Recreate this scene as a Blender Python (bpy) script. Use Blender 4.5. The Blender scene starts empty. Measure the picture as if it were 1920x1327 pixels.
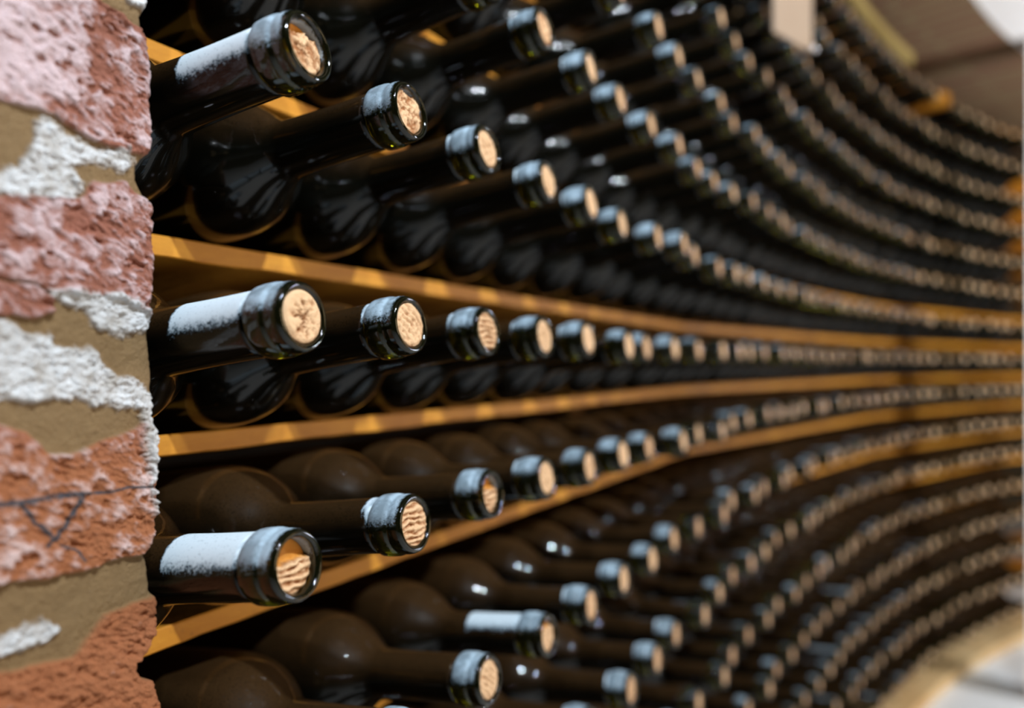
import bpy, math, random
import numpy as np
from mathutils import Vector, Matrix

random.seed(7)
sc = bpy.context.scene
COL = sc.collection
W, H = 1920, 1327
F = 1400.0            # focal length in pixels of the 1920 px wide frame
HOR = 682.8           # image row of the horizon
CZ = 0.86             # camera height above the floor
PITCH = 0.097         # vertical distance between bottle rows
ZA = 0.0207           # height of the eye-level bottle row, relative to the camera

# ------------------------------------------------------------------ helpers
def link(o, parent=None):
    COL.objects.link(o)
    if parent is not None:
        o.parent = parent
    return o

def mesh_np(name, verts, faces, mats, smooth=True, attrs=None, midx=None):
    me = bpy.data.meshes.new(name)
    me.from_pydata([tuple(map(float, v)) for v in verts], [], [tuple(map(int, f)) for f in faces])
    for m in mats:
        me.materials.append(m)
    if smooth:
        me.polygons.foreach_set('use_smooth', [True] * len(me.polygons))
    if midx is not None:
        me.polygons.foreach_set('material_index', list(map(int, midx)))
    for k, a in (attrs or {}).items():
        at = me.attributes.new(k, 'FLOAT', 'POINT')
        at.data.foreach_set('value', np.asarray(a, dtype=np.float32))
    me.update()
    return me

def obj(name, me, parent=None, label=None, cat=None, group=None, kind=None):
    o = bpy.data.objects.new(name, me)
    link(o, parent)
    if label: o['label'] = label
    if cat: o['category'] = cat
    if group: o['group'] = group
    if kind: o['kind'] = kind
    return o

def boxes_mesh(name, quads, mats, bevel=0.0):
    """quads: list of 8-corner boxes (bottom 4 ccw, top 4 ccw)"""
    vs, fs = [], []
    for q in quads:
        b = len(vs); vs += q
        fs += [(b+3, b+2, b+1, b), (b+4, b+5, b+6, b+7), (b, b+1, b+5, b+4), (b+1, b+2, b+6, b+5), (b+2, b+3, b+7, b+6), (b+3, b, b+4, b+7)]
    return mesh_np(name, vs, fs, mats, smooth=False)

def vnoise(x, y, seed=0):
    """smooth value noise on numpy arrays, -1..1"""
    xi = np.floor(x).astype(np.int64); yi = np.floor(y).astype(np.int64)
    xf = x - xi; yf = y - yi
    def hsh(a, b):
        n = (a * 374761393 + b * 668265263 + seed * 1274126177) & 0xffffffff
        n = ((n ^ (n >> 13)) * 1274126177) & 0xffffffff
        return ((n ^ (n >> 16)) & 0xffff) / 32767.5 - 1.0
    u = xf * xf * (3 - 2 * xf); v = yf * yf * (3 - 2 * yf)
    return (hsh(xi, yi) * (1-u) + hsh(xi+1, yi) * u) * (1-v) + (hsh(xi, yi+1) * (1-u) + hsh(xi+1, yi+1) * u) * v

def fbm(x, y, seed=0, octv=5, gain=.5):
    s = 0; a = 1; t = 0
    for o in range(octv):
        s = s + a * vnoise(x * 2**o + 13.7 * o, y * 2**o - 7.1 * o, seed + o); t += a; a *= gain
    return s / t

def sstep(a, b, x):
    t = np.clip((x - a) / (b - a), 0, 1)
    return t * t * (3 - 2 * t)

# ------------------------------------------------------------------ node materials
class NT:
    def __init__(s, name):
        s.m = bpy.data.materials.new(name); s.m.use_nodes = True
        s.t = s.m.node_tree; s.t.nodes.clear()
        s.out = s.t.nodes.new('ShaderNodeOutputMaterial')
    def n(s, typ, **kw):
        nd = s.t.nodes.new(typ)
        for k, v in kw.items():
            setattr(nd, k, v)
        return nd
    def l(s, a, b): s.t.links.new(a, b)
    def val(s, x, sock):
        if hasattr(x, 'is_output') or isinstance(x, bpy.types.NodeSocket): s.l(x, sock)
        else: sock.default_value = x
    def math(s, op, a, b=0.0, c=0.0, clamp=False):
        nd = s.n('ShaderNodeMath', operation=op, use_clamp=clamp)
        s.val(a, nd.inputs[0]); s.val(b, nd.inputs[1]); s.val(c, nd.inputs[2])
        return nd.outputs[0]
    def mix(s, f, a, b, blend='MIX'):
        nd = s.n('ShaderNodeMix', data_type='RGBA', blend_type=blend, clamp_factor=True)
        s.val(f, nd.inputs['Factor']); 
        for v, k in ((a, 6), (b, 7)):
            if isinstance(v, tuple): nd.inputs[k].default_value = (*v, 1)
            else: s.l(v, nd.inputs[k])
        return nd.outputs[2]
    def ss(s, x, lo, hi):
        nd = s.n('ShaderNodeMapRange', interpolation_type='SMOOTHSTEP')
        s.val(x, nd.inputs['Value']); s.val(lo, nd.inputs['From Min']); s.val(hi, nd.inputs['From Max'])
        return nd.outputs[0]
    def attr(s, name, typ='GEOMETRY'):
        nd = s.n('ShaderNodeAttribute', attribute_type=typ, attribute_name=name)
        return nd.outputs['Fac']
    def noise(s, vec, scale, detail=4, rough=.55, dist=0.0):
        nd = s.n('ShaderNodeTexNoise')
        nd.inputs['Scale'].default_value = scale; nd.inputs['Detail'].default_value = detail
        nd.inputs['Roughness'].default_value = rough; nd.inputs['Distortion'].default_value = dist
        if vec is not None: s.l(vec, nd.inputs['Vector'])
        return nd.outputs['Fac']
    def coords(s, kind='Object'):
        return s.n('ShaderNodeTexCoord').outputs[kind]
    def bsdf(s, **kw):
        b = s.n('ShaderNodeBsdfPrincipled')
        for k, v in kw.items():
            k = k.replace('_', ' ')
            if isinstance(v, tuple): b.inputs[k].default_value = (*v, 1)
            else: s.val(v, b.inputs[k])
        return b
    def bump(s, h, strength, dist=.001):
        b = s.n('ShaderNodeBump'); b.inputs['Strength'].default_value = strength; b.inputs['Distance'].default_value = dist
        s.l(h, b.inputs['Height']); return b.outputs[0]
    def surf(s, b):
        s.l(b if isinstance(b, bpy.types.NodeSocket) else b.outputs[0], s.out.inputs['Surface']); return s.m

def shifted_coords(t):
    """object coordinates moved by a per-object random amount, so that copies differ"""
    oi = t.n('ShaderNodeObjectInfo')
    cb = t.n('ShaderNodeCombineXYZ')
    r = t.math('MULTIPLY', oi.outputs['Random'], 7.0)
    t.l(r, cb.inputs[0]); t.l(r, cb.inputs[1])
    add = t.n('ShaderNodeVectorMath', operation='ADD')
    t.l(t.coords(), add.inputs[0]); t.l(cb.outputs[0], add.inputs[1])
    return add.outputs[0]

def bloom(t, vec, per_object):
    """pale dust that settled on the upper side of the necks; 'axial' and 'upness' are stored on the mesh"""
    s_ = t.attr('axial'); up = t.attr('upness')
    if per_object:
        L = t.attr('bloom_length', 'OBJECT'); e = t.attr('bloom_edge', 'OBJECT'); ce = t.attr('bloom_collar', 'OBJECT')
    else:
        L = 0.019; e = .8; ce = 1.0
    n1 = t.noise(vec, 260, 5, .7); n2 = t.noise(vec, 1300, 3, .7)
    nn = t.math('SUBTRACT', n1, .5)
    oncollar = t.ss(s_, .0215, .0188)
    edge = t.math('ADD', t.math('MULTIPLY', oncollar, -0.0), t.math('ADD', t.math('MULTIPLY', oncollar, t.math('SUBTRACT', ce, e)), e))
    edge = t.math('ADD', edge, t.math('MULTIPLY', nn, .5))
    upf = t.ss(up, t.math('SUBTRACT', edge, .12), t.math('ADD', edge, .62))
    lend = t.math('ADD', L, t.math('MULTIPLY', nn, .004))
    lf = t.ss(s_, lend, t.math('SUBTRACT', lend, .0025))
    front = t.ss(s_, .0005, .004)
    fac = t.math('MULTIPLY', t.math('MULTIPLY', upf, lf), front)
    gr = t.math('ADD', t.math('MULTIPLY', n2, .55), t.math('MULTIPLY', t.noise(vec, 620, 3, .7), .45))
    sp = t.ss(gr, t.math('SUBTRACT', .66, t.math('MULTIPLY', fac, .46)), t.math('SUBTRACT', .80, t.math('MULTIPLY', fac, .34)))
    patch = t.math('SUBTRACT', 1.0, t.math('MULTIPLY', t.math('MULTIPLY', oncollar, t.ss(t.noise(vec, 110, 3, .6), .62, .42)), .40))
    return t.math('MULTIPLY', t.math('MULTIPLY', t.math('POWER', fac, .7), sp), patch), n1, n2

def make_glass(name, per_object=True):
    t = NT(name)
    vec = shifted_coords(t)
    d, n1, n2 = bloom(t, vec, per_object)
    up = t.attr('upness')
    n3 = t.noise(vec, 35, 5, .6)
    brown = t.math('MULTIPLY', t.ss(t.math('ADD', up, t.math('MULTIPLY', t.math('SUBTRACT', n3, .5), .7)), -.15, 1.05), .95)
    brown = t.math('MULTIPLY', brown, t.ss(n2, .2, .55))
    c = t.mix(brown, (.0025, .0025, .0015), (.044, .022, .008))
    c = t.mix(d, c, t.mix(d, (.22, .42, .60), (.74, .87, .97)))
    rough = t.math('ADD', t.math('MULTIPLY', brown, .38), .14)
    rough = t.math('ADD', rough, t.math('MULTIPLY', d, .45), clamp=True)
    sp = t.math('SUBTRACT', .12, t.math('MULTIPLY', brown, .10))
    b = t.bsdf(Base_Color=c, Roughness=rough, IOR=1.5)
    t.l(sp, b.inputs['Specular IOR Level'])
    b.inputs['Coat Roughness'].default_value = .006
    t.l(t.math('SUBTRACT', .52, t.math('MULTIPLY', d, .52)), b.inputs['Coat Weight'])
    t.l(t.bump(t.math('ADD', n2, t.math('MULTIPLY', d, .6)), .12, .0006), b.inputs['Normal'])
    return t.surf(b)

def make_lip(name, per_object=True, transmissive=True):
    t = NT(name)
    vec = shifted_coords(t)
    d, n1, n2 = bloom(t, vec, per_object)
    if transmissive:
        g0 = t.bsdf(Base_Color=(.60, .56, .012), Roughness=.05, IOR=1.5)
        g0.inputs['Transmission Weight'].default_value = 1.0
        g1 = t.bsdf(Base_Color=(.006, .007, .002), Roughness=.10, IOR=1.5)
        g = t.n('ShaderNodeMixShader'); g.inputs[0].default_value = .55
        t.l(g0.outputs[0], g.inputs[1]); t.l(g1.outputs[0], g.inputs[2])
    else:
        g = t.bsdf(Base_Color=(.02, .022, .006), Roughness=.08, IOR=1.5)
    dd = t.bsdf(Base_Color=(.50, .66, .80), Roughness=.40, IOR=1.5)
    t.l(t.bump(n2, .25, .0006), dd.inputs['Normal'])
    mx = t.n('ShaderNodeMixShader')
    t.l(t.math('MULTIPLY', d, .88), mx.inputs[0]); t.l(g.outputs[0], mx.inputs[1]); t.l(dd.outputs[0], mx.inputs[2])
    return t.surf(mx.outputs[0])

def make_cork():
    t = NT('cork')
    vec = shifted_coords(t)
    r = t.attr('relief'); sm = t.attr('smooth_part')
    n1 = t.noise(vec, 420, 5, .65); n2 = t.noise(vec, 1500, 3, .6)
    f = t.ss(t.math('ADD', r, t.math('MULTIPLY', t.math('SUBTRACT', n1, .5), .9)), .05, .75)
    c = t.mix(f, (.30, .11, .03), (.76, .50, .29))
    c = t.mix(t.math('MULTIPLY', t.ss(n2, .6, .75), .45), c, (.30, .14, .06))
    c = t.mix(sm, c, (.62, .26, .04))
    b = t.bsdf(Base_Color=c, Roughness=.75, IOR=1.4)
    t.l(t.bump(t.math('ADD', n1, n2), .5, .0006), b.inputs['Normal'])
    return t.surf(b)

def make_wood(name, a, bcol, dark):
    t = NT(name)
    mp = t.n('ShaderNodeMapping'); t.l(t.coords(), mp.inputs[0]); mp.inputs['Scale'].default_value = (1, 1, 5)
    g = t.noise(mp.outputs[0], 16, 8, .7, .5)
    st = t.noise(t.coords(), 60, 6, .75)
    big = t.noise(t.coords(), 7, 3, .5)
    c = t.mix(t.ss(g, .3, .7), a, bcol)
    c = t.mix(t.math('MULTIPLY', t.ss(st, .56, .72), .55), c, dark)
    c = t.mix(t.math('MULTIPLY', t.ss(big, .48, .72), .5), c, dark)
    b = t.bsdf(Base_Color=c, Roughness=.62)
    t.l(t.bump(t.math('ADD', g, st), .4, .001), b.inputs['Normal'])
    return t.surf(b)

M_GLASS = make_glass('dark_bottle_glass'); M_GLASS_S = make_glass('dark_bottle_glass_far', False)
M_LIP = make_lip('green_lip_glass'); M_LIP_S = make_lip('green_lip_glass_far', False, False)
M_CORK = make_cork()
M_WOOD = make_wood('orange_shelf_wood', (.60, .235, .014), (.76, .34, .028), (.34, .12, .010))
M_RAIL = make_wood('yellowish_rail_wood', (.28, .20, .06), (.34, .25, .08), (.20, .13, .03))
M_PALE = make_wood('pale_plinth_wood', (.78, .52, .24), (.88, .64, .34), (.60, .30, .09))

# ------------------------------------------------------------------ the curved line of the cork ends
P_X0, P_Y0, P_H0, P_DS, K0, K1, K2 = -.0774586, .27911607, .44448773, .0755004, .010392119, 1.4714986e-4, 8.2723e-6
_ii = np.arange(-60, 440) / 10.0
_k = np.minimum(_ii, 36)
_h = P_H0 + K0 * _k + K1 * _k * _k / 2 + K2 * _k**3 / 3 + (_ii - _k) * (K0 + K1 * 36 + K2 * 36 * 36) * .8
_x = np.cumsum(P_DS * np.sin(_h)) * .1; _y = np.cumsum(P_DS * np.cos(_h)) * .1
_x += P_X0 - np.interp(0, _ii, _x); _y += P_Y0 - np.interp(0, _ii, _y)
def curve(i):
    return (float(np.interp(i, _ii, _x)), float(np.interp(i, _ii, _y)), float(np.interp(i, _ii, _h)))
def off(i, d):
    """point at distance d in front (towards the room) of the cork line at index i"""
    x, y, h = curve(i)
    return (x + math.cos(h) * d, y - math.sin(h) * d)

ROWDZ = {-4: .0013, -3: .0036, -2: -.0023, -1: .0019, 0: -.0036, 1: -.0007, 2: .0031, 3: -.0015, 4: .0020}
DROP = {2: .0575, 1: .0525, 0: .0526, -1: .0575, -3: .0560}
ROWS = range(-8, 8)
def row_z(k): return CZ + ZA + k * PITCH + ROWDZ.get(k, 0)
def board_z(k): return row_z(k) - DROP.get(k, .0540)

SEG = [(-.2061, .3175), (.272, 1.181), (.956, 1.968), (1.663, 2.538), (2.16, 2.76)]
RB = .0365
def board_dist(i):
    """horizontal distance from the cork end to the front edge of the boards, along the bottle"""
    x, y, h = curve(i)
    dx, dy = -math.cos(h), math.sin(h)
    best = None
    for (ax, ay), (bx, by) in zip(SEG[:-1], SEG[1:]):
        ex, ey = bx - ax, by - ay
        den = dx * ey - dy * ex
        if abs(den) < 1e-9: continue
        t = ((ax - x) * ey - (ay - y) * ex) / den
        s = ((ax - x) * dy - (ay - y) * dx) / den
        if t > 0 and -.15 <= s <= 1.02 and (best is None or t < best): best = t
    return best or .14

# measured positions (row, first index, [(x, y) ...]) of cork ends in the photograph, for small real-life irregularities
OBS = {
 0: (0, [(571,592),(772,608),(914,620),(1024,630),(1106,635),(1170,648),(1227,651),(1274,653),(1313,656),(1349,657),(1380,658),(1410,659),(1440,660)]),
 -1: (0, [(562,1060),(781,981),(926,925),(1028,896),(1109,875),(1171,852),(1227,839),(1274,826),(1320,812),(1351,806),(1380,793),(1409,786),(1437,776)]),
 1: (0, [(590,90),(770,205),(918,278),(1035,341),(1117,383),(1182,421),(1232,445),(1283,461),(1313,477),(1349,501),(1380,511),(1411,518),(1438,530)]),
 -2: (2, [(920,1274),(1032,1190),(1117,1131),(1177,1086),(1230,1049),(1276,1011),(1319,987),(1351,962),(1380,940)]),
 -3: (5, [(1182,1285),(1235,1230),(1280,1186),(1324,1144),(1355,1108),(1385,1079)]),
 -4: (8, [(1322,1310),(1352,1265),(1380,1232)]),
 2: (3, [(1024,53),(1112,127),(1174,184),(1227,233),(1278,273),(1311,313),(1348,337),(1379,358),(1409,376),(1436,395)]),
 3: (6, [(1221,46),(1272,104),(1314,147),(1345,188),(1376,225),(1407,248),(1436,275)]),
 4: (9, [(1344,27),(1376,71),(1408,110),(1437,141)])}

def bottle_matrix(k, i):
    x, y, h = curve(i)
    ds = dz = None
    if k in OBS:
        i0, lst = OBS[k]
        if 0 <= i - i0 < len(lst):
            u, v = lst[i - i0]
            z0 = row_z(k) - CZ
            # sideways shift along the rack and lift, both only millimetres
            a, b = math.sin(h), math.cos(h); q = (u - 960) / F
            ds = (q * y - x) / (a - q * b)
            yy = y + b * ds
            dz = (HOR - v) / F * yy - z0
            ds = max(-.0032, min(.0032, ds)); dz = max(-.006, min(.006, dz))
    if ds is None:
        ds = random.uniform(-.002, .002); dz = random.uniform(-.0018, .0018)
    r0 = random.uniform(-.006, .006) if i > 4 else 0.0       # some bottles sit a little further out
    z = row_z(k) + dz
    d = board_dist(i)
    h2 = h + 0
    pivot = Vector((x - math.cos(h) * .23, y + math.sin(h) * .23))
    tip = Vector((x + math.sin(h) * ds + math.cos(h) * r0, y + math.cos(h) * ds - math.sin(h) * r0))
    ax2 = (tip - pivot).normalized()
    rise = z - (board_z(k) + RB + .0010)
    tilt = math.atan2(rise, d + r0)
    if tilt < math.radians(5):
        z += (d + r0) * (math.tan(math.radians(5)) - math.tan(tilt)); tilt = math.radians(5)
    tilt = min(math.radians(7.9), tilt)
    axis = Vector((ax2.x * math.cos(tilt), ax2.y * math.cos(tilt), math.sin(tilt)))
    right = Vector((0, 0, 1)).cross(axis).normalized()
    up = axis.cross(right).normalized()
    m = Matrix(((right.x, up.x, axis.x, tip.x), (right.y, up.y, axis.y, tip.y), (right.z, up.z, axis.z, z), (0, 0, 0, 1)))
    return m, tilt

def project(p):
    if p.y < .02: return None
    return 960 + F * p.x / p.y, HOR - F * (p.z - CZ) / p.y

# ------------------------------------------------------------------ bottle shapes (local z = outwards, tip at 0; local y = up)
def lathe(profile, seg, closed_start=True, closed_end=True, loop=False):
    vs, fs = [], []
    rings = []
    for r, z in profile:
        if r < 1e-7:
            rings.append([len(vs)]); vs.append((0, 0, z))
        else:
            b = len(vs); rings.append(list(range(b, b + seg)))
            for j in range(seg):
                a = 2 * math.pi * j / seg
                vs.append((r * math.cos(a), r * math.sin(a), z))
    pairs = list(zip(rings[:-1], rings[1:]))
    if loop: pairs.append((rings[-1], rings[0]))
    for A, B in pairs:
        for j in range(seg):
            j2 = (j + 1) % seg
            if len(A) == 1: fs.append((A[0], B[j2], B[j]))
            elif len(B) == 1: fs.append((A[j], A[j2], B[0]))
            else: fs.append((A[j], A[j2], B[j2], B[j]))
    return vs, fs

def smooth_profile(pts, n):
    """catmull-rom through (r, z) control points"""
    out = []
    for a in range(len(pts) - 1):
        p0 = pts[max(a-1, 0)]; p1 = pts[a]; p2 = pts[a+1]; p3 = pts[min(a+2, len(pts)-1)]
        for s in range(n):
            t = s / n
            out.append(tuple(.5 * ((2*p1[c]) + (-p0[c]+p2[c])*t + (2*p0[c]-5*p1[c]+4*p2[c]-p3[c])*t*t + (-p0[c]+3*p1[c]-3*p2[c]+p3[c])*t**3) for c in (0, 1)))
    out.append(pts[-1]); return out

LIPB = -.0180
def body_profile(fine=True):
    n = 5 if fine else 1
    neck = [(0, LIPB - .0001), (.0118, LIPB - .0001), (.0131, LIPB - .0012)]
    mid = smooth_profile([(.0132, LIPB - .003), (.0134, -.045), (.0142, -.068), (.0152, -.075), (.0188, -.0815), (.0253, -.0895), (.0312, -.0985), (.0350, -.110), (.03637, -.122), (RB, -.132)], n if fine else 1)
    back = [(RB, -.200), (RB, -.285), (.0368, -.292), (.0345, -.296), (.031, -.297), (.022, -.290), (.010, -.272), (0, -.268)]
    return neck + mid + back

def lip_profile(fine=True):
    ri = .0102
    pts = [(ri, LIPB), (ri, -.0035), (ri + .0004, -.0012), (.0113, -.0002), (.0122, 0), (.0131, -.0007), (.0137, -.0025), (.0139, -.0045), (.0138, -.0060), (.0136, -.0072), (.0138, -.0077), (.0144, -.0085), (.0146, -.0098), (.0146, -.0140), (.0144, -.0164), (.0138, -.0175), (.0130, LIPB)]
    if not fine: pts = [(ri, LIPB), (ri, -.001), (.0122, 0), (.0138, -.004), (.0133, -.0075), (.0146, -.0095), (.0146, -.016), (.0130, LIPB)]
    return pts

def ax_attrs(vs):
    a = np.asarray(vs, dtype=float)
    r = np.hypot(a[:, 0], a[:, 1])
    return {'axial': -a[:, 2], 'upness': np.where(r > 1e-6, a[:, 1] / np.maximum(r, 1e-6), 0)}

def make_body_mesh(seg, fine, mat):
    vs, fs = lathe(body_profile(fine), seg)
    fs = [tuple(reversed(f)) for f in fs]
    return mesh_np('bottle_body', vs, fs, [mat], attrs=ax_attrs(vs))
def make_lip_mesh(seg, fine, mat):
    vs, fs = lathe(lip_profile(fine), seg, loop=True)
    fs = [tuple(reversed(f)) for f in fs]
    return mesh_np('bottle_lip', vs, fs, [mat], attrs=ax_attrs(vs))

def cork_mesh(style, seed, recess=.0008, seg=56, rings=26, slant=0.0):
    R = .01012
    rnd = random.Random(seed)
    vs, rel, smt = [(0, 0, 0)], [0.6], [0.0]
    for q in range(1, rings + 1):
        r = R * q / rings
        for j in range(seg):
            a = 2 * math.pi * j / seg
            vs.append((r * math.cos(a), r * math.sin(a), 0))
    A = np.array(vs)
    x, y = A[:, 0] / R, A[:, 1] / R
    rr = np.hypot(x, y); th = np.arctan2(y, x)
    o = seed * 17.3
    if style == 'star':
        x2, y2 = x - .18, y + .05; r2 = np.hypot(x2, y2); t2 = np.arctan2(y2, x2)
        w = fbm(t2 * 3.2 + o, r2 * 1.5, seed, 4, .8) * 2.8
        h = .80 - .75 * np.exp(-(r2 / .22)**2) * (.6 + .4 * fbm(x*7, y*7, seed)) - .9 * np.clip(w + .05, 0, 1) * np.exp(-((r2 - .3) / .45)**2) + .28 * fbm(x*6+o, y*6, seed) - .35 * sstep(.1, .7, -y + .2*x) * np.clip(fbm(x*9+o, y*9, seed+2) + .3, 0, 1)
    elif style == 'ridges':
        w = y * 7 + 1.4 * fbm(x * 1.6 + o, y * 2.2, seed)
        h = .5 + .30 * np.sin(w * math.pi) + .35 * fbm(x*5+o, y*9, seed+3)
    elif style == 'grain':
        w = (y * .75 + x * .66) * 6 + 1.2 * fbm(x * 2 + o, y * 2, seed)
        h = .62 + .14 * np.sin(w * math.pi) + .40 * fbm(x*6+o, y*6, seed+3)
    else:
        f = fbm(x * 4.5 + o, y * 4.5, seed, 4, .6)
        h = .48 + .55 * np.sign(f) * np.abs(f)**.7 + .25 * fbm(x*11+o, y*11, seed+5)
    sm = np.zeros(len(A))
    if slant > 0:      # upper part torn off smooth, paler crumbs left below
        b = y - (1 - 2 * slant) + .18 * fbm(x * 4 + o, y * 4, seed + 9)
        sm = sstep(-.04, .06, b)
        h = h * (1 - sm) + .25 * sm
    amp = .0024 if seg > 40 else .0016
    edge = sstep(1.0, .86, rr)
    A[:, 2] = -recess - .0003 + amp * (h - .6) * (.35 + .65 * edge) - .0022 * sm - .0004 * (1 - edge)
    vs = [tuple(v) for v in A]
    fs = [(0, 1 + j, 1 + (j + 1) % seg) for j in range(seg)]
    for q in range(rings - 1):
        b0 = 1 + q * seg; b1 = b0 + seg
        for j in range(seg):
            j2 = (j + 1) % seg
            fs.append((b0 + j, b1 + j, b1 + j2, b0 + j2))
    b0 = 1 + (rings - 1) * seg; b1 = len(vs)
    for j in range(seg):
        a = 2 * math.pi * j / seg; vs.append((R * math.cos(a), R * math.sin(a), LIPB + .0003))
    for j in range(seg):
        j2 = (j + 1) % seg; fs.append((b0 + j, b1 + j, b1 + j2, b0 + j2))
    fs.append(tuple(reversed(range(b1, b1 + seg))))
    rel = list(h) + [.5] * seg; smt = list(sm) + [.0] * seg
    return mesh_np('cork', vs, fs, [M_CORK], attrs={'relief': rel, 'smooth_part': smt})

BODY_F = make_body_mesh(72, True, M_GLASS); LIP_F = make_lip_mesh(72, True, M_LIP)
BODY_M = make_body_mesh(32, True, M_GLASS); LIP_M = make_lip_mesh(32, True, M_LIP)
CORKS = [cork_mesh(s, sd, rec, 24, 7) for s, sd, rec in (('grain', 3, .0006), ('ridges', 5, .0010), ('crumble', 8, .0008), ('grain', 12, .0012), ('crumble', 14, .0007))]
SPECIAL = {(0, 0): ('star', 1, .0004, 0), (0, 1): ('crumble', 2, .0030, .22), (0, -1): ('ridges', 3, .0034, .42), (1, 0): ('grain', 4, .0004, 0), (1, 1): ('crumble', 5, .0016, .06),
           (1, -1): ('ridges', 6, .0006, 0), (2, 0): ('ridges', 21, .0005, 0), (2, -1): ('ridges', 22, .0030, .40), (2, 1): ('grain', 23, .0010, 0), (3, -1): ('grain', 24, .0006, 0),
           (3, 1): ('grain', 26, .0008, 0), (2, -2): ('grain', 25, .0006, 0), (3, -2): ('grain', 27, .0020, .3), (3, 0): ('grain', 28, .0006, 0)}
BLOOM = {(0, 0): (.058, -.22), (0, 1): (.057, -.38), (0, -1): (.060, -.12), (1, 0): (.030, .80), (1, 1): (.020, .6), (1, -1): (.0245, .30), (3, 1): (.066, .93), (3, -1): (.060, .93),
         (3, -2): (.058, .25), (4, -2): (.056, .86), (5, -3): (.052, .88), (5, 2): (.055, .80), (6, 2): (.062, .86), (4, 2): (.040, .7), (6, -3): (.052, .9)}

ORD = 'first second third fourth fifth sixth seventh eighth ninth tenth eleventh twelfth thirteenth fourteenth fifteenth sixteenth seventeenth eighteenth nineteenth twentieth twenty-first twenty-second twenty-third twenty-fourth twenty-fifth twenty-sixth twenty-seventh twenty-eighth twenty-ninth thirtieth thirty-first thirty-second thirty-third thirty-fourth thirty-fifth thirty-sixth'.split()
ROWNAME = {0: 'the eye-level row between two orange boards', 1: 'the first row above the orange boards', -1: 'the row on the lowest long orange board'}
for n in range(2, 8): ROWNAME[n] = 'the %s row above the orange boards' % ORD[n-1]
for n in range(2, 9): ROWNAME[-n] = 'the %s row under the lowest long board' % ORD[n-2]
ROWNAME[7] = 'the topmost row of the rack'
NEAR_LABEL = {
 (0, 0): 'big dusty bottle by the brick pillar with a star-cracked pale cork, at eye level',
 (0, 1): 'uppermost big bottle by the brick pillar, frosted neck and crumbly sunken cork',
 (0, -1): 'lowest big bottle by the brick pillar, frosted neck, cork torn off orange at its top',
 (1, 0): 'second bottle from the brick pillar at eye level, smooth pale cork with fine grain',
 (1, 1): 'second bottle from the brick pillar in the first row above the boards, pitted cork',
 (1, -1): 'second bottle from the brick pillar on the lowest long board, cork with wavy ridges',
 (2, -1): 'third bottle from the brick pillar on the lowest long board, cork half orange half pale'}

def in_view(m):
    pts = []
    for z in (0, -.02, -.05, -.08, -.11, -.14):
        for r in (((0, 0),) if z > -.07 else ((0, 0), (0, .03), (0, -.03), (.03, 0))):
            q = project(m @ Vector((r[0], r[1], z)))
            if q and 280 < q[0] < 1916 and 2 < q[1] < H - 2: pts.append(q)
    return len(pts) > 0

allb = []
for k in ROWS:
    for i in range(0, 37):
        if k == 7 and i in (28,): continue
        m, tilt = bottle_matrix(k, i)
        allb.append((k, i, m, tilt))
MAXTILT = {k: max(t for kk, i, m, t in allb if kk == k) for k in ROWS}
vis = [b for b in allb if in_view(b[2])]
def shown(b):
    q = project(b[2].translation)
    hid = 0 if (q and -10 < q[1] < H + 10 and q[0] < 1915) else .6
    return (b[2].translation.y + hid)
vis.sort(key=shown)
indiv = vis[:300]
keys = {(b[0], b[1]) for b in indiv}
rest = [b for b in allb if (b[0], b[1]) not in keys]

rowlist = {}
for b in sorted(indiv, key=lambda b: (b[0], b[1])):
    rowlist.setdefault(b[0], []).append(b[1])
first = True
proto = None
def make_bottle(k, i, m, body, lip, cork):
    o = obj('wine_bottle', body)
    o.matrix_world = m
    L, e = BLOOM.get((i, k), (.0190 + random.uniform(-.001, .003), .7) if random.random() > .22 else (random.uniform(.035, .066), random.uniform(.55, .93)))
    n = rowlist[k].index(i)
    lab = NEAR_LABEL.get((i, k)) or 'dark bottle, %s from the left in %s' % (ORD[n], ROWNAME[k])
    o['label'] = lab; o['category'] = 'bottle'; o['group'] = 'wine bottles lying in the curved rack'
    lp = obj('lip', lip, o); ck = obj('cork', cork, o)
    cc = (-.05 if i < 3 else (random.uniform(.0, .25) if i < 8 else random.uniform(.40, .85))) - (.32 if k >= 1 else 0)
    for q in (o, lp):
        q['bloom_collar'] = float(cc)
        q['bloom_length'] = float(L); q['bloom_edge'] = float(e)
    return o
for b in sorted(indiv, key=lambda b: (b[1], -b[0])):
    k, i, m, tilt = b
    near = i <= 4
    if (i, k) in SPECIAL:
        st, sd, rec, sl = SPECIAL[(i, k)]
        ck = cork_mesh(st, sd, rec, slant=sl)
    else:
        ck = CORKS[random.randrange(len(CORKS))]
    make_bottle(k, i, m, BODY_F if near else BODY_M, LIP_F if near else LIP_M, ck)

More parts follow.
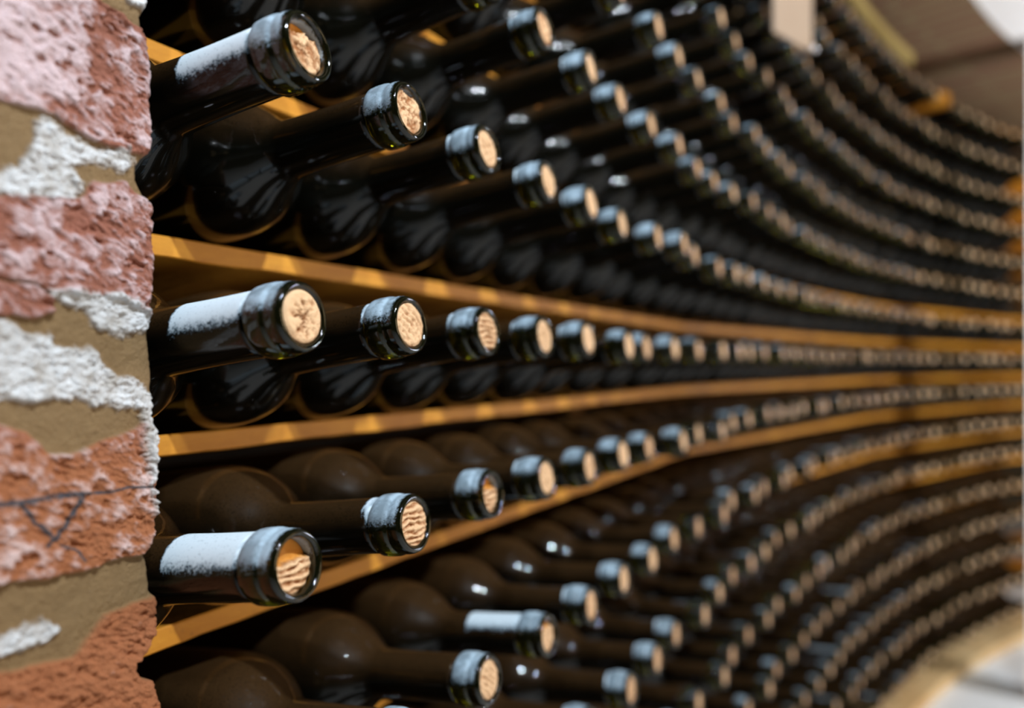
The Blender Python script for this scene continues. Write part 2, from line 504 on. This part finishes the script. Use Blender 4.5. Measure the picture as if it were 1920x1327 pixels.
# the remaining bottles (far end and outside the frame) as one mass
def mass_mesh(lst):
    bv, bf = lathe(body_profile(False), 20); bf = [tuple(reversed(f)) for f in bf]
    lv, lf = lathe(lip_profile(False), 20, loop=True); lf = [tuple(reversed(f)) for f in lf]
    seg = 20
    cv = [(0, 0, -.0006)] + [(.0101 * math.cos(2*math.pi*j/seg), .0101 * math.sin(2*math.pi*j/seg), -.0010) for j in range(seg)] 
    cf = [(0, 1 + j, 1 + (j + 1) % seg) for j in range(seg)]
    V = np.array(bv + lv + cv)
    Fc = bf + [tuple(a + len(bv) for a in f) for f in lf] + [tuple(a + len(bv) + len(lv) for a in f) for f in cf]
    mi = [0] * len(bf) + [1] * len(lf) + [2] * len(cf)
    at = ax_attrs(V)
    AV, AF, AM, AX, UP = [], [], [], [], []
    base = 0
    for k, i, m, t in lst:
        M = np.array(m)
        AV.append(V @ M[:3, :3].T + M[:3, 3]); AF += [tuple(a + base for a in f) for f in Fc]; AM += mi
        AX.append(at['axial']); UP.append(at['upness']); base += len(V)
    AV = np.concatenate(AV)
    return mesh_np('far_bottles', AV, AF, [M_GLASS_S, M_LIP_S, M_CORK], attrs={'axial': np.concatenate(AX), 'upness': np.concatenate(UP), 'relief': np.full(len(AV), .7), 'smooth_part': np.zeros(len(AV))}, midx=AM)
obj('wine_bottles', mass_mesh(rest), label='mass of small dark bottles crowding the blurred far end of the rack', cat='bottles', kind='stuff')

# ------------------------------------------------------------------ the rack
rack = bpy.data.objects.new('wine_rack', None); link(rack)
rack.location = (0, 0, 0)
rack['label'] = 'curved wooden wine rack of orange shelf boards filling the wall niche'; rack['category'] = 'wine rack'
TH = .0108; DEPTH = .165
def seg_normal(a, b):
    ex, ey = b[0] - a[0], b[1] - a[1]; l = math.hypot(ex, ey)
    return (-ey / l, ex / l) if (-ey * 1 + 0) < 0 else (ey / l, -ex / l)
def corner_back(j, dist):
    """mitred point behind corner j"""
    ns = []
    for a in (j - 1, j):
        if 0 <= a < len(SEG) - 1: ns.append(Vector(seg_normal(SEG[a], SEG[a+1])))
    n = sum(ns, Vector((0, 0))).normalized()
    return Vector(SEG[j]) + n * dist / max(.2, n.dot(ns[0]))
def board(k, j, cols, name='shelf_board', th=TH, zc=None, depth=DEPTH, front=0.0, tilt=None, mat=None):
    z = board_z(k) if zc is None else zc
    tl = math.radians(8.1) if tilt is None else tilt
    gap = .0008
    a, b = Vector(SEG[j]), Vector(SEG[j+1])
    u = (b - a).normalized()
    fa, fb = a + u * gap, b - u * gap
    ba, bb = corner_back(j, depth) + u * gap, corner_back(j + 1, depth) - u * gap
    n = Vector(seg_normal(SEG[j], SEG[j+1]))
    fa = fa - n * front; fb = fb - n * front
    dz = depth * math.tan(tl)
    N = cols; vs = []
    L = (fb - fa).length
    for q in range(N + 1):
        t = q / N
        f = fa.lerp(fb, t); bk = ba.lerp(bb, t)
        w1 = .0007 * float(fbm(np.array([t * L * 18.]), np.array([k * 3.1 + j]), 4)[0]); w2 = .0012 * float(fbm(np.array([t * L * 30.]), np.array([k * 5.7 + j + 50]), 9)[0])
        ch = .0007
        vs += [(f.x + n.x * ch, f.y + n.y * ch, z), (f.x, f.y, z - ch), (f.x, f.y, z - th + ch + w2), (f.x + n.x * ch, f.y + n.y * ch, z - th + w2),
               (bk.x, bk.y, z - th - dz), (bk.x, bk.y, z - dz)]
    fs = []
    for q in range(N):
        for e in range(6):
            fs.append((q*6 + e, q*6 + (e+1) % 6, (q+1)*6 + (e+1) % 6, (q+1)*6 + e))
    fs.append(tuple(reversed(range(6)))); fs.append(tuple(N*6 + e for e in range(6)))
    me = mesh_np(name, vs, fs, [mat or M_WOOD], smooth=False)
    o = obj(name, me, rack)
    return o
for k in ROWS:
    for j in range(4):
        if k == -8: continue          # the lowest row lies on the plinth
        board(k, j, 90 if j == 0 else 30)
# plain cap board over the topmost row
def strip_mesh(i0, i1, step, d0, d1, z0, z1, mat, name, drop1=0.0):
    """box-section strip following the cork line between distances d0 (back) and d1 (front)"""
    idx = np.arange(i0, i1 + 1e-6, step); vs = []
    for i in idx:
        a = off(i, d0); b = off(i, d1)
        vs += [(a[0], a[1], z0 - drop1), (b[0], b[1], z0), (b[0], b[1], z1), (a[0], a[1], z1 - drop1)]
    fs = []
    for q in range(len(idx) - 1):
        for e in range(4):
            fs.append((q*4 + e, (q+1)*4 + e, (q+1)*4 + (e+1) % 4, q*4 + (e+1) % 4))
    fs.append((0, 1, 2, 3)); n = (len(idx) - 1) * 4; fs.append((n+3, n+2, n+1, n))
    return mesh_np(name, vs, fs, [mat], smooth=False)
ztop = row_z(7) + .052
obj('cap_board', strip_mesh(-.5, 37.5, .5, -.30, -.10, ztop, ztop + .012, M_WOOD, 'cap_board'), rack)
obj('front_rail', strip_mesh(14.5, 24.6, .25, -.004, .010, row_z(7) + .022, row_z(7) + .046, M_RAIL, 'front_rail'), rack, label='pale yellow rail')
# crosspiece sticking out at the top and uprights at the board joints
def radial_box(i, along0, along1, d0, d1, z0, z1, name, mat, parent):
    x, y, h = curve(i); c, s = math.cos(h), math.sin(h)
    q = []
    for z in (z0, z1):
        for a, d in ((along0, d0), (along1, d0), (along1, d1), (along0, d1)):
            q.append((x + s * a + c * d, y + c * a - s * d, z))
    return obj(name, boxes_mesh(name, [q], [mat]), parent)
radial_box(28, -.022, .022, -.20, .004, row_z(7) - .012, row_z(7) + .020, 'crosspiece', M_WOOD, rack)
for j in (1, 2, 3):
    c0 = corner_back(j, .195); c1 = corner_back(j, .26)
    d = (c1 - c0).normalized(); s = Vector((-d.y, d.x)) * .02
    q = [(p.x, p.y, z) for z in (.03, CZ + ZA + 7.6 * PITCH) for p in (c0 - s, c0 + s, c1 + s, c1 - s)]
    obj('upright_post', boxes_mesh('upright_post', [q], [M_WOOD]), rack)
# plinth at the floor
ZP = board_z(-8) - .0003
FLOOR = CZ + ZA - 8.86 * PITCH
obj('plinth', strip_mesh(-.5, 38, .5, -.42, .022, FLOOR + .0005, ZP, M_PALE, 'plinth', drop1=.05), rack, label='pale wooden plinth board')

# ------------------------------------------------------------------ floor, walls, soffit
def floor_mat():
    t = NT('pale_floor')
    n = t.noise(t.coords(), 3, 6, .6); n2 = t.noise(t.coords(), 40, 4, .6)
    c = t.mix(n, (.80, .83, .85), (.86, .89, .91)); c = t.mix(t.math('MULTIPLY', n2, .3), c, (.70, .71, .70))
    b = t.bsdf(Base_Color=c, Roughness=.5); t.l(t.bump(n2, .1), b.inputs['Normal']); return t.surf(b)
def plaster_mat():
    t = NT('white_plaster')
    n = t.noise(t.coords(), 4, 6, .6); n2 = t.noise(t.coords(), 60, 4, .6)
    c = t.mix(n, (.78, .76, .76), (.88, .88, .88))
    b = t.bsdf(Base_Color=c, Roughness=.8); t.l(t.bump(n2, .4), b.inputs['Normal']); return t.surf(b)
def dark_wall_mat():
    t = NT('dark_back_wall')
    n = t.noise(t.coords(), 12, 6, .6)
    return t.surf(t.bsdf(Base_Color=t.mix(n, (.03, .02, .014), (.06, .04, .025)), Roughness=.9))
def brick_soffit_mat():
    t = NT('brown_vault_brick')
    mp = t.n('ShaderNodeMapping'); t.l(t.coords(), mp.inputs[0])
    mp.inputs['Rotation'].default_value = (0, 0, math.radians(47))
    br = t.n('ShaderNodeTexBrick'); t.l(mp.outputs[0], br.inputs[0])
    br.inputs['Scale'].default_value = 1.0
    br.inputs['Brick Width'].default_value = .26; br.inputs['Row Height'].default_value = .055; br.inputs['Mortar Size'].default_value = .007
    br.inputs['Color1'].default_value = (.17, .105, .055, 1); br.inputs['Color2'].default_value = (.14, .05, .03, 1); br.inputs['Mortar'].default_value = (.20, .15, .075, 1)
    n = t.noise(t.coords(), 25, 5, .6)
    c = t.mix(t.math('MULTIPLY', n, .5), br.outputs['Color'], (.15, .095, .045))
    b = t.bsdf(Base_Color=c, Roughness=.85); t.l(t.bump(n, .5, .004), b.inputs['Normal']); return t.surf(b)
M_FLOOR = floor_mat(); M_PLASTER = plaster_mat(); M_DARK = dark_wall_mat(); M_SOFFIT = brick_soffit_mat()

q = [(-2.5, -2.5, FLOOR - .1), (4.2, -2.5, FLOOR - .1), (4.2, 4.2, FLOOR - .1), (-2.5, 4.2, FLOOR - .1), (-2.5, -2.5, FLOOR), (4.2, -2.5, FLOOR), (4.2, 4.2, FLOOR), (-2.5, 4.2, FLOOR)]
obj('floor', boxes_mesh('floor', [q], [M_FLOOR]), kind='structure')
SOF = CZ + .815
obj('wall_back', strip_mesh(-3, 43, 1, -.56, -.44, FLOOR, SOF + .15, M_DARK, 'wall_back'), kind='structure')
obj('ceiling', strip_mesh(-3, 43, 1, -.44, .145, SOF, SOF + .15, M_SOFFIT, 'ceiling'), kind='structure')
obj('wall_upper', strip_mesh(-3, 43, 1, .146, .25, SOF, SOF + 1.4, M_PLASTER, 'wall_upper'), kind='structure')
# white pier closing the view on the right
yp = 1.86
def ray(u, y): return (u - 960) / F * y
xa = ray(1928, yp); xb = xa + .06
d = Vector((.74, 1)).normalized() * .06
q = [(xa, yp, FLOOR), (xb, yp + .0, FLOOR), (xb + d.x, yp + d.y, FLOOR), (xa + d.x, yp + d.y, FLOOR)]
q += [(p[0], p[1], SOF - .002) for p in q]
obj('wall_right', boxes_mesh('wall_right', [q], [M_PLASTER]), kind='structure')

# ------------------------------------------------------------------ brick pillar (left)
def point_in_poly(px, py, poly):
    """signed-ish mask: distance to polygon edge, positive inside (pixels)"""
    inside = np.zeros(px.shape, bool); dmin = np.full(px.shape, 1e9)
    n = len(poly)
    for a in range(n):
        x1, y1 = poly[a]; x2, y2 = poly[(a+1) % n]
        c = ((y1 > py) != (y2 > py)) & (px < (x2 - x1) * (py - y1) / (y2 - y1 + 1e-12) + x1)
        inside ^= c
        dmin = np.minimum(dmin, seg_dist(px, py, x1, y1, x2, y2))
    return np.where(inside, dmin, -dmin)
def seg_dist(px, py, x1, y1, x2, y2):
    dx, dy = x2 - x1, y2 - y1
    t = np.clip(((px - x1) * dx + (py - y1) * dy) / (dx*dx + dy*dy + 1e-9), 0, 1)
    return np.hypot(px - x1 - t * dx, py - y1 - t * dy)

EY = .285
EX = (285 - 960) / F * EY
hh = P_H0
UX, UY = math.sin(hh), math.cos(hh)       # along the rack, away from the camera
NX, NY = math.cos(hh), -math.sin(hh)      # out of the wall, into the room
sv = np.concatenate([np.linspace(-.022, .066, 300), np.linspace(.0665, .40, 30)])     # + = towards the camera
zv = np.concatenate([np.linspace(FLOOR, CZ - .172, 40), np.linspace(CZ - .171, CZ + .171, 900), np.linspace(CZ + .172, SOF - .001, 40)])
S, Z = np.meshgrid(sv, zv)
sc_s = S
X0 = EX - UX * S; Y0 = EY - UY * S
PXI = 960 + F * X0 / Y0 ; PYI = HOR - F * (Z - CZ) / np.maximum(Y0, .05)   # layout frame of the measured brickwork
far_ = (S > .070)
PXI = np.where(far_, -100 - S * 2000, PXI)
PYI = np.where(far_, HOR - F * (Z - CZ) / .24, PYI)
wx = 10 * fbm(S * 90, Z * 90, 31, 5, .6); wy = 10 * fbm(S * 90, Z * 90, 57, 5, .6)
qx, qy = PXI + wx, PYI + wy
L_ = -300
BRK = [
 [(L_,-90),(165,-8),(225,30),(262,58),(292,120),(297,262),(292,296),(240,291),(200,276),(150,252),(100,217),(60,200),(L_,110)],
 [(L_,300),(0,372),(60,362),(150,372),(172,345),(232,340),(265,372),(300,400),(302,560),(297,600),(230,562),(90,548),(60,525),(L_,480)],
 [(L_,520),(0,522),(60,528),(100,560),(100,590),(60,600),(0,590),(L_,570)],
 [(L_,760),(0,798),(45,812),(90,850),(130,850),(200,822),(265,790),(305,815),(306,1004),(290,1036),(200,1052),(130,1078),(0,1096),(L_,1190)],
 [(50,1250),(130,1232),(165,1192),(190,1152),(240,1126),(306,1112),(310,1200),(280,1225),(246,1240),(262,1266),(300,1272),(320,1420),(L_,1500),(L_,1300)],
 [(L_,-400),(150,-200),(300,-160),(300,-40),(180,-60),(L_,-170)],
 [(L_,1560),(320,1450),(320,1640),(L_,1780)]]
for n_ in range(9):
    for y0_ in (-790 - 390 * n_, 1730 + 390 * n_):
        BRK.append([(L_ - 900, y0_ - 20), (150, y0_ + 10), (320, y0_ + 40), (320, y0_ + 300), (140, y0_ + 290), (L_ - 900, y0_ + 270)])
WHT = [
 [(75,217),(129,251),(183,281),(237,281),(251,305),(234,322),(190,312),(150,306),(129,309),(160,352),(136,373),(68,365),(0,368),(-60,340),(34,312),(60,271)],
 [(88,545),(170,546),(220,550),(258,567),(288,592),(266,620),(217,631),(176,613),(163,588),(112,567)],
 [(-200,540),(0,600),(41,623),(88,630),(112,652),(170,656),(197,684),(217,711),(271,725),(298,742),(290,769),(217,762),(136,745),(68,758),(0,752),(-200,780)],
 [(-100,1210),(0,1196),(81,1166),(108,1180),(88,1203),(0,1228),(-100,1250)],
 [(255,735),(295,735),(297,800),(285,960),(262,800)],
 [(230,-60),(290,-40),(275,20),(240,10)]]
brick = np.full(S.shape, -1e9)
for p in BRK: brick = np.maximum(brick, point_in_poly(qx, qy, p))
white = np.full(S.shape, -1e9)
for p in WHT: white = np.maximum(white, point_in_poly(qx + 6 * fbm(S*420, Z*420, 5, 4), qy + 6 * fbm(S*420, Z*420, 8, 4), p))
bm = sstep(-3, 4, brick); wlump = fbm(S*330, Z*520, 43, 5, .65); wm = sstep(-7, 7, white + 9 * wlump)
# silhouette of the pillar's corner, y pixel -> x pixel
edge = np.array([(-200,272),(0,275),(28,272),(44,265),(78,274),(120,281),(262,284),(290,279),(318,262),(345,261),(372,275),(390,287),(430,287),(520,289),(600,283),(640,285),(700,290),(760,287),(800,292),(900,293),(1000,292),(1036,275),(1060,283),(1108,286),(1124,295),(1190,294),(1216,275),(1240,254),(1262,265),(1276,286),(1327,299),(1500,296)], float)
ez = PYI[:, np.argmin(abs(sv))]
ex = np.interp(ez, edge[:, 0], edge[:, 1]) + 1.6 * fbm(zv * 500, zv * 0, 77, 4)
ratio = (ex - 960) / F
s_edge = (EX - ratio * EY) / (UX - ratio * UY)      # s of the corner at that height
dS = S - s_edge[:, None]                             # distance from the corner, + = on the face
amp = fbm(S*130, Z*130, 11, 6, .62)
stre = fbm((S*.9+Z*.45)*260, (Z-S*.5)*520, 23, 5, .6)
hgt = .0010 * fbm(S*30, Z*30, 3, 3)
hgt += bm * (.0022 + .0017 * amp + .0014 * stre) + (1-bm) * (.00035 * fbm(S*300, Z*300, 17, 4))
hgt += wm * (.0012 + .0016 * wlump + .0016 * np.abs(fbm(S*200, Z*330, 41, 5, .62)))
pits = np.clip(fbm(S*200, Z*300, 91, 4) - .28, 0, 1)
hgt -= pits * bm * .004
# rounded corner and return side: parameter dS<0 walks around the corner
r_ = .0035
d_in = np.where(dS < r_, (r_ - np.clip(dS, 0, r_)), 0)
round_off = r_ - np.sqrt(np.maximum(r_**2 - d_in**2, 0))
dN = hgt - round_off
back = np.clip(-dS, 0, None)
Sx = np.where(dS < 0, s_edge[:, None], S)
# return side: runs back 9 mm, then slants away from the bottles
bk1 = np.minimum(back, .009); bk2 = np.clip(back - .009, 0, None)
scale2 = 9.0
PXw = EX - UX * (Sx + bk2 * scale2 * .50) + NX * (dN - np.where(dS < 0, r_ * .0, 0) - bk1 - bk2 * scale2 * .86)
PYw = EY - UY * (Sx + bk2 * scale2 * .50) + NY * (dN - bk1 - bk2 * scale2 * .86)
V = np.stack([PXw, PYw, Z], -1).reshape(-1, 3)
nr, nc = S.shape
ids = np.arange(nr * nc).reshape(nr, nc)
Fq = np.stack([ids[:-1, :-1], ids[:-1, 1:], ids[1:, 1:], ids[1:, :-1]], -1).reshape(-1, 4)
# marks: thin dark crayon lines drawn across one brick
ink = np.full(S.shape, 1e9)
for a, b, w in (((-40,948),(35,941),1), ((35,941),(95,930),1), ((95,930),(150,924),1), ((150,924),(200,922),1.8), ((200,922),(235,914),2.2), ((235,914),(285,911),2.2), ((35,945),(60,978),1.1), ((60,978),(98,1008),1.1),
                ((98,1012),(125,972),1), ((125,972),(148,930),1), ((98,1008),(86,1024),1.4), ((110,1022),(140,1030),2), ((140,1030),(156,1050),1.8)):
    ink = np.minimum(ink, seg_dist(PXI + wx*.25, PYI + wy*.25, *a, *b) * w)
inkm = sstep(7.5, 2.5, ink + 2.0 * fbm(S*700, Z*700, 66, 3)) * bm
relief_light = np.clip(.5 + .55 * amp + .45 * stre - pits * 2.2, 0, 1)  # painted light: raised brick lighter, pits and crevices shaded
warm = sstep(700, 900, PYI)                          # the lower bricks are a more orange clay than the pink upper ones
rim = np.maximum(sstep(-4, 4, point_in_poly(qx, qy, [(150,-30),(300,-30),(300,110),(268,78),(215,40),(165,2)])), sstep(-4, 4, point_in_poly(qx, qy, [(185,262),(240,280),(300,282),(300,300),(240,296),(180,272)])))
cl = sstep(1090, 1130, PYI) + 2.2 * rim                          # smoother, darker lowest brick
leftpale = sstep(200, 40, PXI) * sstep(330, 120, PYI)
me = bpy.data.meshes.new('wall_left')
me.vertices.add(len(V)); me.vertices.foreach_set('co', V.astype(np.float32).ravel())
me.loops.add(Fq.size); me.loops.foreach_set('vertex_index', Fq.astype(np.int32).ravel())
me.polygons.add(len(Fq)); me.polygons.foreach_set('loop_start', np.arange(0, Fq.size, 4, dtype=np.int32))
me.polygons.foreach_set('loop_total', np.full(len(Fq), 4, dtype=np.int32))
me.update(calc_edges=True); me.polygons.foreach_set('use_smooth', [True] * len(Fq))
for nm, a in (('brick', bm), ('white', wm), ('ink', inkm), ('relief_light', relief_light), ('warm', warm), ('clay', cl), ('pale', leftpale)):
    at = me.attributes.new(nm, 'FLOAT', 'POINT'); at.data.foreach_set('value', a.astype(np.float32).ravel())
def pillar_mat():
    t = NT('old_plastered_brick')
    c0 = t.coords()
    n1 = t.noise(c0, 120, 6, .65); n2 = t.noise(c0, 600, 5, .7); n3 = t.noise(c0, 40, 4, .6)
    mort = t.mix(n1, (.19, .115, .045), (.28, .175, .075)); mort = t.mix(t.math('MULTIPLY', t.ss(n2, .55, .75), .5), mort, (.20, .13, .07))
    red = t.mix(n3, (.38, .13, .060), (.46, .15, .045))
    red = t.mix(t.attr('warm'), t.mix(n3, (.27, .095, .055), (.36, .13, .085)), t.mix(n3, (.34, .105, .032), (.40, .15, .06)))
    highlight_pink = t.mix(t.attr('warm'), (.70, .54, .57), (.70, .52, .50))
    w = t.math('ADD', t.attr('relief_light'), t.math('MULTIPLY', t.math('SUBTRACT', n1, .5), .8))
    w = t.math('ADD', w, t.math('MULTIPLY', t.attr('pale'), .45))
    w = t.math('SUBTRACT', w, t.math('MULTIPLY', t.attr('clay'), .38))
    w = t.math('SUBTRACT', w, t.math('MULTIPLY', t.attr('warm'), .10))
    bc = t.mix(t.ss(w, .30, .86), red, highlight_pink)  # crevice shade to pinkish highlight, put into the brick colour
    c = t.mix(t.attr('brick'), mort, bc)
    wh = t.mix(t.ss(n1, .3, .6), (.46, .43, .40), (.74, .76, .79))
    c = t.mix(t.attr('white'), c, wh)
    c = t.mix(t.math('MULTIPLY', t.attr('ink'), t.ss(n2, .25, .5)), c, (.045, .05, .065))
    b = t.bsdf(Base_Color=c, Roughness=.72)
    t.l(t.bump(t.math('ADD', n1, t.math('MULTIPLY', n2, .6)), .9, .0022), b.inputs['Normal'])
    return t.surf(b)
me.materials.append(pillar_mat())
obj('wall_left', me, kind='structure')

# ------------------------------------------------------------------ hanging card in front of the upper rows
def card_mat():
    t = NT('pale_card'); n = t.noise(t.coords(), 60, 4, .6); n2 = t.noise(t.coords(), 14, 3, .6)
    c = t.mix(n, (.40, .29, .21), (.48, .37, .28)); c = t.mix(t.math('MULTIPLY', t.ss(n2, .55, .7), .5), c, (.60, .36, .18))
    return t.surf(t.bsdf(Base_Color=c, Roughness=.5))
M_CARD = card_mat()
M_WIRE = NT('grey_wire'); M_WIRE = M_WIRE.surf(M_WIRE.bsdf(Base_Color=(.25, .25, .26), Metallic=.8, Roughness=.4))
M_PIN = NT('shiny_pin'); M_PIN = M_PIN.surf(M_PIN.bsdf(Base_Color=(.9, .92, .95), Metallic=1.0, Roughness=.25))
sg = bpy.data.objects.new('hanging_card', None); link(sg)
sd = 1.0
ang = math.radians(49)
bl = Vector((ray(1447, sd), sd, CZ + (HOR - 60) / F * sd))
ux = Vector((math.sin(ang), math.cos(ang), 0)); un = Vector((math.cos(ang), -math.sin(ang), 0))
# width so that its far lower corner falls at column 1520
q2 = (1519 - 960) / F; wd = (q2 * sd - bl.x) / (ux.x - q2 * ux.y)
sg.location = bl
sg['label'] = 'pale cardboard card hanging in front of the upper bottle rows'; sg['category'] = 'sign'
hgt_ = .13; thk = .004
def P3(a, n, z): v = ux * a + un * n; return (v.x, v.y, z)
q = [P3(a, n, z) for z in (0, hgt_) for a, n in ((0, 0), (wd, 0), (wd, thk), (0, thk))]
card = obj('card', boxes_mesh('card', [q], [M_CARD]), sg)
bev = card.modifiers.new('b', 'BEVEL'); bev.width = .0015; bev.segments = 2
pv, pf = [], []
bm2 = __import__('bmesh').new(); __import__('bmesh').ops.create_uvsphere(bm2, u_segments=16, v_segments=10, radius=.0055)
pm = bpy.data.meshes.new('corner_pin'); bm2.to_mesh(pm); bm2.free(); pm.materials.append(M_PIN)
pm.polygons.foreach_set('use_smooth', [True] * len(pm.polygons))
po = obj('corner_pin', pm, sg, label='shiny metal pin'); po.location = P3(wd - .003, thk + .003, .004)
ztopc = SOF - bl.z
q = [P3(a, n, z) for z in (hgt_ - .004, ztopc) for a, n in ((wd*.5-.0015, 0), (wd*.5+.0015, 0), (wd*.5+.0015, .003), (wd*.5-.0015, .003))]
obj('hanging_wire', boxes_mesh('hanging_wire', [q], [M_WIRE]), sg)

# ------------------------------------------------------------------ light
def lamp(name, loc, energy, color, size, target, spot=None):
    ld = bpy.data.lights.new(name, 'SPOT' if spot else 'POINT'); ld.energy = energy; ld.color = color; ld.shadow_soft_size = size
    if spot: ld.spot_size = math.radians(spot); ld.spot_blend = .6
    o = bpy.data.objects.new(name, ld); link(o); o.location = loc
    d = Vector(target) - Vector(loc); o.rotation_euler = d.to_track_quat('-Z', 'Y').to_euler()
    return o
lamp('ceiling_spot', (.54, -.13, CZ + .98), 64, (.84, .93, 1.0), .020, (.2, .6, CZ), None)
lamp('ceiling_spot', (.34, -.35, CZ + .98), 27, (.84, .93, 1.0), .020, (.2, .6, CZ), None)
lamp('warm_fill', (1.75, -.1, CZ + .35), 30, (1.0, .72, .42), .40, (1.0, 1.6, CZ), None)  # unseen soft fill, added to even out neck shadows on the boards
lamp('end_spot', (1.90, 1.40, CZ + .12), 40, (.84, .92, 1.0), .12, (1.6, 2.2, CZ - .3), None)
lamp('warm_fill', (2.35, .95, CZ + .15), 17, (1.0, .56, .24), .30, (1.4, 2.0, CZ), None)  # unseen warm fill, added to tint the far corks orange
w = bpy.data.worlds.new('cellar_air'); sc.world = w; w.use_nodes = True
bg = w.node_tree.nodes['Background']; bg.inputs[0].default_value = (1.0, .74, .45, 1); bg.inputs[1].default_value = .022

# ------------------------------------------------------------------ camera
cd = bpy.data.cameras.new('camera'); cam = bpy.data.objects.new('camera', cd); link(cam)
cd.sensor_width = 36; cd.lens = F / W * 36; cd.shift_y = (HOR - H / 2) / W
cd.clip_start = .01
cam.location = (0, 0, CZ); cam.rotation_euler = (math.pi / 2, 0, 0)
cd.dof.use_dof = True; cd.dof.focus_distance = .318; cd.dof.aperture_fstop = 3.3
sc.camera = cam
sc.view_settings.view_transform = 'Standard'; sc.view_settings.look = 'None'; sc.view_settings.gamma = 1
sc.view_settings.exposure = 0.0
sc.cycles.max_bounces = 7; sc.cycles.transmission_bounces = 6; sc.cycles.glossy_bounces = 4; sc.cycles.diffuse_bounces = 3
sc.cycles.caustics_reflective = False; sc.cycles.caustics_refractive = False
